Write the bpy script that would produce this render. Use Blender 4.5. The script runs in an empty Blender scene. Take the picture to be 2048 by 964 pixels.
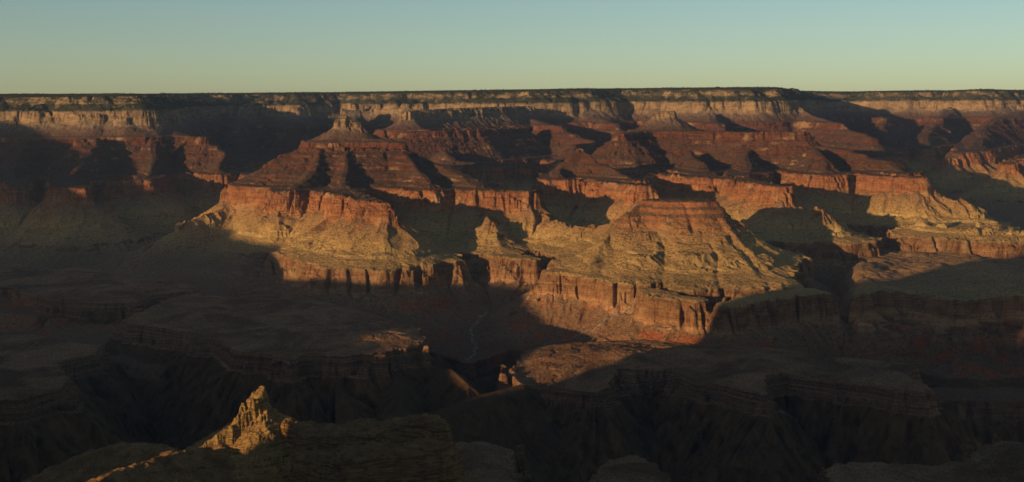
import bpy, math, random
import numpy as np

# ------------------------------------------------------------------ camera, light, exposure
F = 2400.0            # focal length in photo pixels (photo 2048 x 964)
CX, HY = 1024.0, 232.0
ZC = 2150.0           # eye level, metres above sea
scene = bpy.context.scene
col = scene.collection

cam_d = bpy.data.cameras.new("camera")
cam = bpy.data.objects.new("camera", cam_d)
col.objects.link(cam)
cam.location = (0, 0, ZC)
cam.rotation_euler = (math.radians(90), 0, 0)
cam_d.sensor_width = 36.0
cam_d.lens = 36.0 * F / 2048.0
cam_d.shift_y = -(482.0 - HY) / 2048.0
cam_d.clip_start = 1.0
cam_d.clip_end = 120000.0
scene.camera = cam

SUN_EL = 6.0
SUN_BEHIND = 46.0     # degrees behind the left-hand side
world = bpy.data.worlds.new("World")
scene.world = world
world.use_nodes = True
wn = world.node_tree
bg = wn.nodes["Background"]
sky = wn.nodes.new("ShaderNodeTexSky")
sky.sky_type = 'NISHITA'
sky.sun_disc = False
sky.sun_elevation = math.radians(SUN_EL)
sky.sun_rotation = math.radians(-90.0 - SUN_BEHIND)
sky.altitude = 2100
sky.air_density = 1.0
sky.dust_density = 1.8
sky.ozone_density = 1.3
tint = wn.nodes.new("ShaderNodeMix")
tint.data_type = 'RGBA'
tint.blend_type = 'MULTIPLY'
tint.inputs[0].default_value = 1.0
tint.inputs[7].default_value = (0.87, 0.90, 0.87, 1)
wn.links.new(sky.outputs[0], tint.inputs[6])
wn.links.new(tint.outputs[2], bg.inputs[0])
bg.inputs[1].default_value = 0.11

sun_d = bpy.data.lights.new("sun", 'SUN')
sun_d.energy = 5.0
sun_d.angle = math.radians(0.5)
sun_d.color = (1.0, 0.67, 0.32)
sun = bpy.data.objects.new("sun", sun_d)
col.objects.link(sun)
b = math.radians(SUN_BEHIND)
sun_from = (-math.cos(b), -math.sin(b))           # horizontal direction towards the sun
e = math.radians(SUN_EL)
from mathutils import Vector
sun.rotation_euler = Vector((sun_from[0]*math.cos(e), sun_from[1]*math.cos(e), math.sin(e))).to_track_quat('Z', 'Y').to_euler()
sun.location = (-3000, -3000, 3500)

scene.view_settings.view_transform = 'Standard'
scene.view_settings.look = 'None'
scene.view_settings.gamma = 1.0
scene.view_settings.exposure = 0.25
scene.cycles.use_denoising = True
scene.cycles.denoiser = 'OPENIMAGEDENOISE'
scene.cycles.denoising_input_passes = 'RGB_ALBEDO_NORMAL'
scene.cycles.denoising_prefilter = 'ACCURATE'
scene.cycles.max_bounces = 6
scene.cycles.diffuse_bounces = 4
scene.cycles.volume_bounces = 0

# ------------------------------------------------------------------ numpy noise
f32 = np.float32
rs = np.random.RandomState(7)
_ang = rs.rand(4096) * 2 * np.pi
GX = np.cos(_ang).astype(f32)
GY = np.sin(_ang).astype(f32)
PERM = rs.permutation(4096).astype(np.int32)

def perlin(x, y, seed=0):
    x = x + f32(seed * 17.37); y = y + f32(seed * 9.91)
    xi = np.floor(x).astype(np.int32); yi = np.floor(y).astype(np.int32)
    fx = (x - xi).astype(f32); fy = (y - yi).astype(f32)
    sx = fx * fx * fx * (fx * (fx * 6 - 15) + 10)
    sy = fy * fy * fy * (fy * (fy * 6 - 15) + 10)
    def g(ix, iy, dx, dy):
        h = PERM[(PERM[(xi + ix) & 4095] + yi + iy + seed * 131) & 4095]
        return GX[h] * dx + GY[h] * dy
    a = g(0, 0, fx, fy); bb = g(1, 0, fx - 1, fy)
    c = g(0, 1, fx, fy - 1); d = g(1, 1, fx - 1, fy - 1)
    t = a + sx * (bb - a)
    return (t + sy * (c + sx * (d - c) - t)) * f32(1.5)      # about -1..1

def ridged(x, y, seed=0):
    return 1.0 - 2.0 * np.abs(perlin(x, y, seed)) ** 0.8    # crests at 1, sharp crest

def creased(x, y, seed=0):
    return 2.0 * np.abs(perlin(x, y, seed)) ** 0.8 - 0.55   # sharp slots, rounded buttresses

def sstep(x):
    x = np.clip(x, 0, 1)
    return x * x * (3 - 2 * x)

# ------------------------------------------------------------------ strata
def dip(x, y):
    return 0.02 * (np.clip(y, 3000, 14500) - 8500) + 0.01 * np.clip(x, -4500, 3500) + 0.08 * (np.clip(y, 5500, 6600) - 6600)

def strata(tab):
    u, s = [0.0], [tab[0]]
    for (s1, du) in tab[1]:
        u.append(u[-1] - du); s.append(s1)
    return np.array(u[::-1]), np.array(s[::-1])

supai = []
z0 = 1905.0
for (ds, dsl, dc, duc) in ((14, 34, 22, 5), (22, 52, 16, 5), (12, 24, 24, 6), (24, 60, 12, 4), (10, 22, 18, 5), (14, 40, 9, 4), (8, 60, 0, 0)):
    z0 -= ds; supai.append((z0, dsl))
    if dc: z0 -= dc; supai.append((z0, duc))
TOP = [(2316, 120), (2300, 10), (2292, 22), (2276, 9), (2268, 20), (2254, 8), (2232, 55), (2226, 4), (2198, 75), (2188, 14),
       (2140, 14), (2134, 12), (2066, 22), (2050, 28), (1985, 120), (1975, 45), (1968, 16), (1944, 6), (1938, 10), (1916, 6), (1905, 16)] + supai
RED = [(1697, 26), (1685, 10), (1652, 12), (1645, 10), (1600, 14), (1560, 16), (1545, 16)]
RED_SOFT = [(1697, 30), (1672, 8), (1655, 28), (1636, 7), (1612, 38), (1596, 6), (1574, 34), (1560, 6), (1545, 22)]
MID = [(1537, 14), (1528, 3), (1518, 18), (1506, 4), (1498, 18), (1489, 3)]
LOW_A = [(1468, 50), (1455, 4), (1428, 88), (1413, 4), (1400, 72), (1388, 50), (1376, 10), (1345, 10), (1338, 9), (1300, 11), (1256, 16),
         (1205, 90), (1150, 130), (1105, 170), (1075, 220), (1060, 400), (740, 400)]
LOW_B = [(1450, 70), (1443, 5), (1400, 95), (1390, 6), (1350, 110), (1310, 150), (1270, 240), (1235, 350), (1210, 600), (740, 600)]
HEAD = [(2338, 170)] + TOP
UA, SA = strata((2342, HEAD + RED + MID + LOW_A))
UB, SB = strata((2342, HEAD + RED + MID + LOW_B))
UD, SD = strata((2342, HEAD + RED_SOFT + MID + LOW_A))
UD = UD - (np.interp(1545, SD, UD) - np.interp(1545, SA, UA))
_ug = np.arange(UA[0], UA[-1], 4.0)
_sg = np.interp(_ug, UA, SA); _kn = np.exp(-(np.arange(-15, 16) * 4.0 / 26) ** 2); _kn /= _kn.sum()
SMOOTH = np.interp(UA, _ug, np.convolve(np.pad(_sg, 15, mode='edge'), _kn, mode='valid'))
def U(s, soft=False):
    return np.interp(s, SD, UD) if soft else np.interp(s, SA, UA)

def P(px, Y):
    return ((px - CX) / F * Y, Y)
def s_of(px, py, Y):
    x = (px - CX) / F * Y
    return ZC - (py - HY) / F * Y - float(dip(np.float64(x), np.float64(Y)))
def Y_of(px, py, s):            # distance at which stratum s is seen at this place of the photo
    lo, hi = 2000.0, 20000.0
    for _ in range(50):
        Y = 0.5 * (lo + hi)
        if s_of(px, py, Y) > s: lo = Y
        else: hi = Y
    return Y

# every landform is a set of crest lines: (photo x, photo y, distance, half width of its flat top)
R = 1697.0
def rw(px, py, w, s=R):         # a point of the rim of a named stratum
    return (px, py, Y_of(px, py, s), w, s)
def lv(px, Y, w, s):
    return (px, None, Y, w, s)
def spine(*pts, soft=False):
    out = []
    for p in pts:
        if len(p) == 5: px, py, Y, w, s = p
        else:
            px, py, Y, w = p; s = s_of(px, py, Y)
        if w < 16 and 1540 < s < 1690 and not soft: s = 1540      # no needle crests inside the sheer beds
        if w < 16 and 1253 < s < 1385: s = 1386
        x, y = P(px, Y)
        out.append((x, y, float(U(s, soft)), w))
    return out

T4 = 1392.0
feats = []   # (object key, spine)
def add(key, *pts, k=1.0, foot=None):      # k < 1: gentler flanks, down to the stratum 'foot'
    feats.append((key, spine(*pts, soft=(key == 'pyramid_butte')), k, None if foot is None else float(U(foot))))

# -- the big temple butte left of centre
K = 'temple_butte'
add(K, (678, 231, 8850, 16), (690, 234, 8850, 20), (704, 245, 8840, 18), (718, 247, 8820, 16))
add(K, lv(640, 8640, 30, 1985), lv(700, 8780, 60, 2010), lv(770, 8620, 30, 1985))
add(K, lv(622, 8580, 25, 1970), lv(700, 8700, 110, 1976), lv(790, 8560, 55, 1972), lv(806, 8480, 20, 1966))
add(K, lv(620, 8520, 30, 1925), lv(700, 8560, 70, 1935), lv(800, 8480, 30, 1925), k=.56, foot=1706)
add(K, lv(600, 8450, 40, 1830), lv(640, 8300, 30, 1830), k=.8, foot=1706)
add(K, lv(800, 8420, 40, 1880), lv(860, 8200, 40, 1800), lv(900, 8050, 40, 1750), k=.7, foot=1706)
add(K, (822, 305, 8450, 6), (862, 322, 8350, 8), (905, 340, 8150, 30), (962, 371, 7750, 50))
add(K, (600, 300, 8500, 6), (560, 316, 8450, 20), (528, 337, 8400, 20), (502, 357, 8350, 20))
add(K, (640, 300, 8450, 6), (630, 330, 8200, 14), (612, 355, 7950, 20), (590, 371, 7800, 15))
add(K, (695, 300, 8450, 6), (692, 335, 8100, 14), (684, 366, 7800, 20))
add(K, (805, 300, 8350, 6), (830, 335, 8050, 14), (860, 364, 7800, 15))
add(K, rw(484, 363, 30), lv(520, 8400, 90, R), lv(600, 8350, 250, R), lv(700, 8200, 300, R), lv(820, 8100, 200, R), lv(920, 7900, 110, R), rw(1000, 381, 45), rw(1066, 381, 28))
add(K, lv(560, 7950, 60, R), rw(548, 382, 15))
add(K, lv(640, 7900, 120, R), lv(690, 7500, 75, R), lv(720, 7200, 55, R), rw(745, 401, 45), rw(768, 407, 20, 1692))
add(K, (458, 425, 8150, 6), (420, 440, 8000, 4), (372, 454, 7850, 4), (320, 487, 7600, 4))
add(K, (976, 428, 7420, 8), (978, 455, 7230, 6), (1000, 488, 7040, 5), (1030, 512, 6850, 45))
add(K, (1090, 424, 7500, 10), (1112, 448, 7350, 4), (1140, 463, 7150, 3), (1170, 468, 7020, 3), (1200, 462, 6950, 4))
add(K, (745, 465, 6780, 6), (765, 495, 6700, 6))
add(K, rw(650, 518, 30, T4), lv(720, 6820, 60, T4), lv(800, 6850, 70, T4), rw(890, 519, 40, T4), rw(918, 520, 15, T4))
add(K, lv(1000, 6900, 50, T4), rw(1055, 517, 30, T4))
# -- the golden pyramid butte right of centre
K = 'pyramid_butte'
add(K, (1302, 399, 6850, 18), (1350, 397, 6820, 38), (1395, 400, 6750, 42), (1424, 404, 6720, 26))
add(K, lv(1310, 6840, 30, 1690), lv(1300, 6620, 60, 1540), lv(1285, 6400, 75, 1462), lv(1275, 6150, 80, 1402), k=1.1)
add(K, lv(1370, 6780, 40, 1697), lv(1375, 6600, 75, 1560), lv(1385, 6380, 90, 1478), lv(1395, 6050, 110, 1400), k=1.1)
add(K, lv(1415, 6700, 30, 1690), lv(1440, 6500, 40, 1540), lv(1465, 6320, 55, 1465), lv(1490, 6050, 90, 1400), k=1.1)
add(K, (1288, 412, 6830, 8), (1262, 427, 6750, 8), (1240, 440, 6850, 6), (1205, 452, 6930, 6))
add(K, (1440, 434, 6600, 12), (1470, 472, 6500, 4), (1500, 500, 6420, 4), (1515, 520, 6300, 4), (1545, 546, 6180, 4), (1600, 572, 5980, 8))
add(K, lv(1500, 6150, 60, 1405), lv(1560, 6050, 40, 1400))
add(K, (1230, 455, 6800, 5), (1205, 485, 6600, 5), (1180, 525, 6400, 10))
add(K, rw(1088, 541, 25, T4), rw(1130, 541, 40, T4), rw(1190, 547, 45, T4), rw(1240, 556, 22, T4))
add(K, rw(1296, 580, 22, T4), rw(1340, 585, 40, T4), rw(1400, 598, 25, T4))
add(K, rw(1450, 606, 18, T4), rw(1500, 597, 35, T4), rw(1560, 588, 40, T4), rw(1625, 580, 40, T4), rw(1645, 582, 20, T4))
# -- red butte behind the saddle
K = 'red_butte'
add(K, (1162, 295, 8950, 5), (1195, 325, 8750, 8), (1240, 345, 8500, 10), (1275, 360, 8300, 20))
add(K, (1160, 300, 8900, 6), (1125, 335, 8750, 8), (1112, 348, 8600, 15))
add(K, lv(1120, 8500, 50, R), lv(1190, 8500, 80, R), rw(1285, 371, 30))
# -- white capped temple with its long stepped ridge
K = 'stepped_ridge'
add(K, (1314, 240, 10500, 4), (1322, 222, 10500, 10), (1345, 222, 10500, 12), (1354, 236, 10500, 4))
add(K, lv(1240, 9900, 30, 1970), lv(1300, 10300, 60, 1975), lv(1400, 10150, 50, 1972), lv(1490, 9850, 60, 1972), lv(1600, 9700, 40, 1970))
add(K, (1500, 300, 9600, 8), (1490, 335, 9000, 20), lv(1470, 8700, 80, R))
add(K, (1380, 300, 9700, 8), (1400, 325, 9200, 20), lv(1400, 8900, 80, R))
add(K, (1626, 292, 9600, 10), (1690, 298, 9300, 30), (1735, 312, 9100, 20), (1782, 322, 9000, 30), (1800, 340, 8800, 12))
add(K, (1630, 295, 9300, 8), (1640, 312, 8950, 30), (1650, 338, 8800, 15))
add(K, lv(1250, 9000, 60, R), lv(1330, 8950, 110, R), lv(1430, 8650, 90, R), rw(1500, 362, 55), rw(1568, 372, 22))
add(K, (1600, 398, 7700, 6), (1640, 425, 7550, 6), (1665, 450, 7450, 6))
K = 'red_mesa'
add(K, lv(1590, 9100, 60, R), lv(1700, 8950, 60, R), rw(1770, 351, 40), rw(1850, 354, 30))
add(K, (1885, 385, 8350, 10), (1915, 405, 8250, 8), (1950, 432, 8100, 8), (2048, 475, 7700, 20), (2200, 500, 7400, 20))
add(K, lv(1860, 7700, 80, 1440), lv(1960, 7500, 120, 1440), lv(2040, 7400, 80, 1430))
# -- north rim and its spurs
K = 'canyon_rim'
def poly_rim():
    pts = [(-700, 12500), (-300, 11800), (-40, 10900), (60, 10850), (110, 10650), (200, 10600), (262, 10550), (275, 10800), (292, 12000), (330, 13300),
           (420, 13900), (500, 14300), (590, 14100), (680, 14500), (760, 14250), (860, 14000), (960, 13900), (1060, 13500), (1160, 13600),
           (1240, 14200), (1320, 14000), (1420, 13300), (1500, 13200), (1545, 13400), (1570, 14500), (1610, 16500), (1700, 16800),
           (1800, 16300), (1900, 16000), (1960, 15400), (2048, 15700), (2200, 15000), (2500, 14500), (2900, 40000), (-900, 40000)]
    return [P(a, c) for a, c in pts]
RIM = poly_rim()
add('canyon_rim', lv(100, 10500, 60, 2160), lv(205, 10350, 60, 2160), lv(310, 10500, 40, 2150))
add('canyon_rim', (330, 255, 10500, 10), (375, 272, 10300, 50), (418, 275, 10000, 40), (445, 305, 9800, 10), (437, 335, 9500, 10), rw(440, 347, 40))
add('canyon_rim', lv(300, 9900, 30, 1968), (300, 330, 9500, 10), rw(300, 362, 12))
add('canyon_rim', lv(180, 9900, 60, 1970), (170, 320, 9400, 10), (150, 345, 9000, 20), rw(120, 371, 55), rw(165, 376, 30))
add('canyon_rim', lv(40, 9900, 60, 1970), (20, 340, 9300, 20), rw(40, 371, 40))
add('canyon_rim', rw(225, 362, 40), rw(280, 360, 30))
add('canyon_rim', lv(470, 9900, 60, R), rw(505, 350, 40))
add('canyon_rim', (602, 217, 13300, 14), (585, 262, 12500, 10), (560, 268, 12000, 50), (540, 310, 11600, 10), (520, 318, 11200, 60))
add('canyon_rim', (500, 205, 14000, 20), (470, 250, 13000, 10), (480, 290, 12000, 30))
add('canyon_rim', (700, 222, 13500, 40), (720, 250, 12800, 30))
K = 'white_capped_spur'
add(K, (816, 223, 11450, 42), (850, 221, 11700, 50), (950, 217, 12200, 60), (1050, 214, 12900, 90))
add(K, lv(800, 10900, 15, 1968), lv(870, 11000, 30, 1970), lv(950, 11300, 60, 1970), lv(1040, 11900, 60, 1970))
add(K, (890, 300, 10700, 8), (905, 322, 10300, 20), (1000, 328, 10300, 80), (1080, 330, 10400, 50))
add('canyon_rim', (1050, 235, 12800, 30), (1130, 258, 12000, 30), (1190, 285, 11500, 20), (1150, 290, 11000, 20))
add('canyon_rim', (1200, 235, 13400, 30), (1240, 258, 12600, 20), (1270, 285, 11800, 20))
add('canyon_rim', (1420, 228, 12900, 30), (1440, 262, 12000, 30))
add('canyon_rim', (1560, 212, 13400, 30), (1600, 216, 13200, 20), (1640, 235, 12700, 10), (1690, 258, 11900, 20), (1735, 273, 11300, 15))
add('canyon_rim', (1765, 232, 14500, 10), (1772, 240, 14200, 10), (1770, 262, 13600, 20), (1780, 282, 13000, 60))
add('canyon_rim', (1900, 215, 15300, 40), (1880, 245, 14300, 20), (1850, 270, 13300, 20), (1860, 296, 12600, 60))
add('canyon_rim', (2048, 222, 14700, 60), (1980, 240, 13800, 30), (1960, 275, 12900, 20), (1950, 300, 12000, 80), (1900, 318, 11600, 60))
add('canyon_rim', (2150, 235, 13800, 60), (2130, 275, 12500, 60), (2090, 305, 11500, 80), (2020, 330, 10600, 60))
add('canyon_rim', (-150, 228, 10900, 60), (-200, 300, 10000, 60), (-150, 372, 8600, 80))

# plateaus given in plain heights: (key, top height, outline in photo pixels at that height, kind of edge)
def H_pt(px, py, z):
    Y = F * (ZC - z) / (py - HY)
    return P(px, Y)
plats = [
    ('plateau', 1183, [(250, 640), (330, 655), (400, 668), (440, 678), (470, 703), (540, 708), (585, 722), (600, 712), (690, 712), (760, 704), (815, 692), (838, 688), (845, 682), (835, 655), (790, 640),
                       (700, 612), (640, 600), (600, 560), (560, 540), (480, 545), (400, 575), (330, 600)]),
    ('plateau', 1080, [(1040, 702), (1085, 692), (1180, 686), (1290, 682), (1500, 694), (1560, 700), (1640, 716), (1740, 722), (1810, 728), (1835, 740), (1812, 748), (1868, 782), (1830, 786), (1730, 768), (1640, 758), (1570, 748), (1530, 752), (1525, 790),
                       (1490, 782), (1440, 768), (1380, 758), (1340, 738), (1240, 735), (1215, 762), (1190, 775), (1120, 768), (1050, 760), (1033, 745)]),
    ('plateau', 1160, [(-300, 640), (40, 662), (130, 678), (200, 690), (190, 706), (110, 725), (150, 755), (130, 772), (60, 795), (0, 800), (-300, 820)]),
    ('plateau', 1205, [(80, 590), (150, 604), (230, 606), (275, 604), (300, 590), (350, 584), (430, 570), (500, 545), (560, 520), (560, 470), (300, 450), (-300, 450), (-300, 560), (20, 575)]),
    ('canyon_floor', 1010, [(560, 600), (640, 640), (760, 668), (850, 700), (900, 716), (935, 730), (960, 722), (1020, 700), (1200, 700), (1200, 560), (800, 560)]),
    ('canyon_floor', 970, [(1290, 740), (1500, 735), (1700, 750), (1850, 800), (2400, 800), (2400, 560), (1500, 560)]),
    ('canyon_floor', 1040, [(-300, 640), (100, 640), (230, 660), (300, 640), (350, 600), (-300, 560)]),
    ('near_shelf', 1195, [(895, 885), (960, 885), (1020, 900), (1035, 960), (1020, 1200), (880, 1200)]),
    ('near_shelf', 1200, [(1180, 960), (1215, 920), (1270, 905), (1300, 925), (1330, 945), (1340, 1200), (1180, 1200)]),
    ('near_shelf', 1215, [(1655, 940), (1700, 925), (1850, 930), (1930, 915), (1965, 890), (2000, 880), (2100, 890), (2400, 900), (2400, 1300), (1650, 1300)]),
]
GU = np.array([-900, -420, -350, -60, -22, -14, -10, -4, 0, 3, 12, 60, 400, 3000], float)
GZ = np.array([-450, -440, -400, -110, -80, -76, -44, -40, -6, -1, 0, 2, 6, 20], float)

# -- foreground: pinnacle ridge and block mesa, in plain heights
fore = [
    # key, points (photo x, photo y, distance, half width), side slope, cliffy amount
    ('rock_pinnacle', [(523, 774, 2600, 6), (514, 786, 2585, 10), (504, 798, 2570, 10)], 4.5, 1.0),
    ('rock_pinnacle', [(486, 806, 2560, 3), (484, 812, 2555, 5)], 5.0, 1.0),
    ('rock_pinnacle', [(524, 800, 2600, 9), (506, 806, 2575, 9), (482, 828, 2545, 7), (464, 848, 2525, 6), (440, 866, 2505, 5), (415, 884, 2490, 4)], 2.3, 1.0),
    ('rock_pinnacle', [(526, 825, 2570, 9), (500, 846, 2545, 6)], 2.3, 1.0),
    ('rock_pinnacle', [(538, 846, 2600, 10), (556, 854, 2590, 10)], 2.5, 1.0),
    ('foreground_ridge', [(530, 862, 2600, 10), (440, 882, 2510, 6), (400, 898, 2480, 6), (350, 905, 2430, 8), (300, 892, 2520, 20), (240, 893, 2560, 30), (190, 905, 2560, 25)], 0.52, 0.25),
    ('foreground_ridge', [(350, 908, 2400, 4), (290, 925, 2330, 4), (230, 945, 2270, 4)], 0.45, 0.2),
    ('rock_block', [(578, 838, 2560, 12), (600, 850, 2550, 25), (650, 862, 2550, 40), (720, 868, 2500, 50)], 4.0, 1.0),
    ('rock_block', [(640, 862, 2500, 50), (740, 856, 2480, 60), (800, 846, 2480, 45), (850, 837, 2470, 30), (880, 846, 2430, 18)], 3.4, 1.0),
    ('rock_block', [(620, 910, 2350, 30), (720, 905, 2330, 60), (840, 890, 2330, 30), (880, 890, 2330, 20)], 3.4, 1.0),
]

creeks = [
    [(975, 622), (962, 635), (948, 650), (942, 665), (945, 680), (952, 695), (948, 706), (935, 722)],
    [(1272, 597), (1255, 612), (1230, 628), (1200, 650), (1160, 668), (1120, 682), (1085, 690)],
]

# ------------------------------------------------------------------ height function
def seg_dist(x, y, a, bb):
    ax, ay = a[0], a[1]; dx, dy = bb[0] - ax, bb[1] - ay
    L2 = dx * dx + dy * dy + 1e-6
    t = np.clip(((x - ax) * dx + (y - ay) * dy) / L2, 0, 1)
    fx = ax + t * dx; fy = ay + t * dy
    return np.hypot(x - fx, y - fy), t, fx, fy

def poly_sd(x, y, pts):
    """signed distance (inside positive) and nearest boundary point"""
    d = np.full(x.shape, 1e9, f32); qx = np.zeros_like(d); qy = np.zeros_like(d)
    inside = np.zeros(x.shape, bool)
    n = len(pts)
    for i in range(n):
        a = pts[i]; c = pts[(i + 1) % n]
        dd, t, fx, fy = seg_dist(x, y, a, c)
        m = dd < d
        d = np.where(m, dd, d); qx = np.where(m, fx, qx); qy = np.where(m, fy, qy)
        if a[1] != c[1]:
            cond = ((a[1] > y) != (c[1] > y)) & (x < (c[0] - a[0]) * (y - a[1]) / (c[1] - a[1]) + a[0])
            inside ^= cond
    return np.where(inside, d, -d), qx, qy

KEYS = ['canyon_floor', 'canyon_rim', 'temple_butte', 'pyramid_butte', 'red_butte', 'stepped_ridge', 'red_mesa', 'white_capped_spur',
        'plateau', 'near_shelf', 'inner_gorge', 'rock_pinnacle', 'foreground_ridge', 'rock_block']
KI = {k: i for i, k in enumerate(KEYS)}

def height(X, Y):
    """world height and owner for arrays of ground positions"""
    shp = X.shape
    X = X.ravel().astype(f32); Y = Y.ravel().astype(f32)
    # plan warp: crooked rims, crooked gullies
    wx = 70 * perlin(X / 620, Y / 620, 1) + 26 * perlin(X / 210, Y / 210, 2) + 9 * perlin(X / 80, Y / 80, 3)
    wy = 70 * perlin(X / 620, Y / 620, 4) + 26 * perlin(X / 210, Y / 210, 5) + 9 * perlin(X / 80, Y / 80, 6)
    x = X + 0.55 * wx; y = Y + 0.55 * wy
    n = X.size
    u1 = np.full(n, UA[0] - 400, f32); u2 = u1.copy()
    qx = x.copy(); qy = y.copy(); own = np.zeros(n, np.int8); dd1 = np.full(n, 1e4, f32); cap = np.full(n, 1e4, f32)
    def put(idx, u, d, fx, fy, k, Rq, cp):
        better = u > u1[idx]
        ib = idx[better]
        u2[ib] = u1[ib]; u1[ib] = u[better]; own[ib] = k; dd1[ib] = d[better]; cap[ib] = cp[better]
        nx = (x[ib] - fx[better]) / np.maximum(d[better] if np.ndim(Rq) == 0 else d[better], 1.0)
        ny = (y[ib] - fy[better]) / np.maximum(d[better], 1.0)
        rq = Rq + 0.22 * d[better]
        qx[ib] = fx[better] + nx * rq; qy[ib] = fy[better] + ny * rq
        iw = idx[~better]
        u2[iw] = np.maximum(u2[iw], u[~better])
    # rim plateau
    sd, fx, fy = poly_sd(x, y, RIM)
    bump = 0
    u = np.where(sd > 0, np.minimum(sd, 260), sd) + f32(-230.0) - 30
    put(np.arange(n), u.astype(f32), np.abs(sd), fx, fy, KI['canyon_rim'], 60.0, np.full(n, 0, f32))
    for key, sp, kk, foot in feats:
        reach = 2600
        xs = [p[0] for p in sp]; ys = [p[1] for p in sp]
        idx = np.nonzero((x > min(xs) - reach) & (x < max(xs) + reach) & (y > min(ys) - reach) & (y < max(ys) + reach))[0]
        if idx.size == 0: continue
        xx = x[idx]; yy = y[idx]
        bu = np.full(idx.size, -1e9, f32); bd = bu.copy(); bfx = bu.copy(); bfy = bu.copy(); bc = bu.copy()
        for i in range(len(sp) - 1):
            d, t, fx, fy = seg_dist(xx, yy, sp[i], sp[i + 1])
            w = sp[i][3] + t * (sp[i + 1][3] - sp[i][3])
            cr = sp[i][2] + t * (sp[i + 1][2] - sp[i][2])
            e_ = np.maximum(d - w, 0)
            u = cr - kk * e_
            if foot is not None: u = np.where(u < foot, foot - 3.0 * (e_ - (cr - foot) / kk), u)
            m = u > bu
            bu = np.where(m, u, bu); bd = np.where(m, d, bd); bfx = np.where(m, fx, bfx); bfy = np.where(m, fy, bfy); bc = np.where(m, cr, bc)
        put(idx, bu.astype(f32), bd.astype(f32), bfx.astype(f32), bfy.astype(f32), KI[key], 110.0, bc.astype(f32))
    # gullies, alcoves and fluting, running straight down the slope
    edge = sstep((u1 - u2) / 90) * 0.75 + 0.25
    near = sstep(dd1 / 90)
    amp = edge * near
    qx = qx + 16 * perlin(x / 70, y / 70, 49); qy = qy + 16 * perlin(x / 70, y / 70, 50)
    md = sstep(0.5 + 0.9 * perlin(qx / 420, qy / 420, 18))
    big = 40 * perlin(qx / 340, qy / 340, 11) + 20 * perlin(qx / 150, qy / 150, 10)
    slots = (9 + 24 * md) * creased(qx / 105, qy / 105, 12) + (4 + 9 * md) * creased(qx / 41, qy / 41, 13) + 4 * creased(qx / 18, qy / 18, 14)
    g2 = 4 * perlin(X / 36, Y / 36, 15) + 2.5 * perlin(X / 15, Y / 15, 16) + 9 * perlin(X / 110, Y / 110, 17)
    low = sstep((np.interp(1420, SA, UA) - u1) / 60) * sstep((u1 - np.interp(1240, SA, UA)) / 60)
    slots = slots + low * (32 * creased(x / 210, y / 210, 44) + 12 * creased(x / 75, y / 75, 45))
    isrim = own == KI['canyon_rim']
    high = sstep((u1 + 700) / 200) * isrim
    wall = high * (150 * creased(x / 900, y / 700, 19) + 70 * creased(qx / 330, qy / 330, 20) + 30 * creased(x / 140, y / 140, 43))
    g2 = g2 + high * 16 * perlin(X / 130, Y / 60, 23)
    ub = u1 + amp * big * 0.8
    kl0 = (np.interp(ub + 16, UA, SA) - np.interp(ub - 16, UA, SA)) / 32
    cliff0 = sstep((kl0 - 0.75) / 0.9)
    pc = np.abs(perlin(x / 190, y / 190, 87)); pr_ = np.abs(perlin(x / 330, y / 330, 88))
    slots = slots - 62 * low * sstep((0.13 - pc) / 0.13) - 60 * (1 - low) * (1 - isrim) * sstep((0.09 - pr_) / 0.09)
    slots = slots * (0.28 + 0.72 * cliff0)
    ut = u1 + amp * (big * (0.55 + 0.45 * cliff0) + slots + wall) + g2 * (0.35 + 0.65 * near)
    ut = np.minimum(ut, cap + 3)
    us = u1 + amp * big                                      # calmer field for the talus cones
    m = sstep((X + 1650 + 0.12 * (Y - 6800)) / 450)
    m = np.where(Y > 9500, m * 0, m)
    soft = own == KI['pyramid_butte']
    za = np.where(soft, np.interp(ut, UD, SD), np.interp(ut, UA, SA)).astype(f32); zb = np.interp(ut, UB, SB).astype(f32)
    z = za * m + zb * (1 - m)
    zq = za * f32(1.9)
    ut = ut + cliff0 * 7 * perlin((X + zq) / 46, (Y - zq) / 46, 47) + cliff0 * 4.5 * perlin((X - zq) / 21, (Y + zq * 1.3) / 21, 48)
    ut = np.minimum(ut, cap + 3)
    za = np.where(soft, np.interp(ut, UD, SD), np.interp(ut, UA, SA)).astype(f32); zb = np.interp(ut, UB, SB).astype(f32)
    z = za * m + zb * (1 - m)
    fade = sstep(0.5 + 1.1 * perlin(X / 180, Y / 180, 83)) * sstep((1536 - z) / 20) * sstep((z - 1392) / 12)
    z = z + fade * (np.interp(ut, UA, SMOOTH) - z) * np.where(m > 0.5, 1.0, 0.0)
    fade = 0.85 * sstep(0.5 + 1.2 * perlin(X / 230, Y / 230, 89)) * sstep((1895 - z) / 15) * sstep((z - 1715) / 15)
    z = z + fade * (np.interp(ut, UA, SMOOTH) - z)
    # gullied slopes
    kl = (np.interp(ut + 5, UA, SA) - np.interp(ut - 5, UA, SA)) / 10
    sl = sstep((kl - 0.12) / 0.25) * (1 - sstep((kl - 1.2) / 1.0))
    q3x = qx + 0.25 * (x - qx); q3y = qy + 0.25 * (y - qy)
    gm = 0.45 + 0.9 * sstep(0.5 + perlin(x / 500, y / 500, 42))
    gul = gm * (9 * ridged(q3x / 92, q3y / 92, 24) + 5.5 * ridged(q3x / 39, q3y / 39, 25) + 2.4 * ridged(q3x / 18, q3y / 18, 26) - 4)
    z = z + sl * amp * gul * np.where(z < 1700, np.where(z < 1245, 0.75, 1.5), 0.7)
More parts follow.
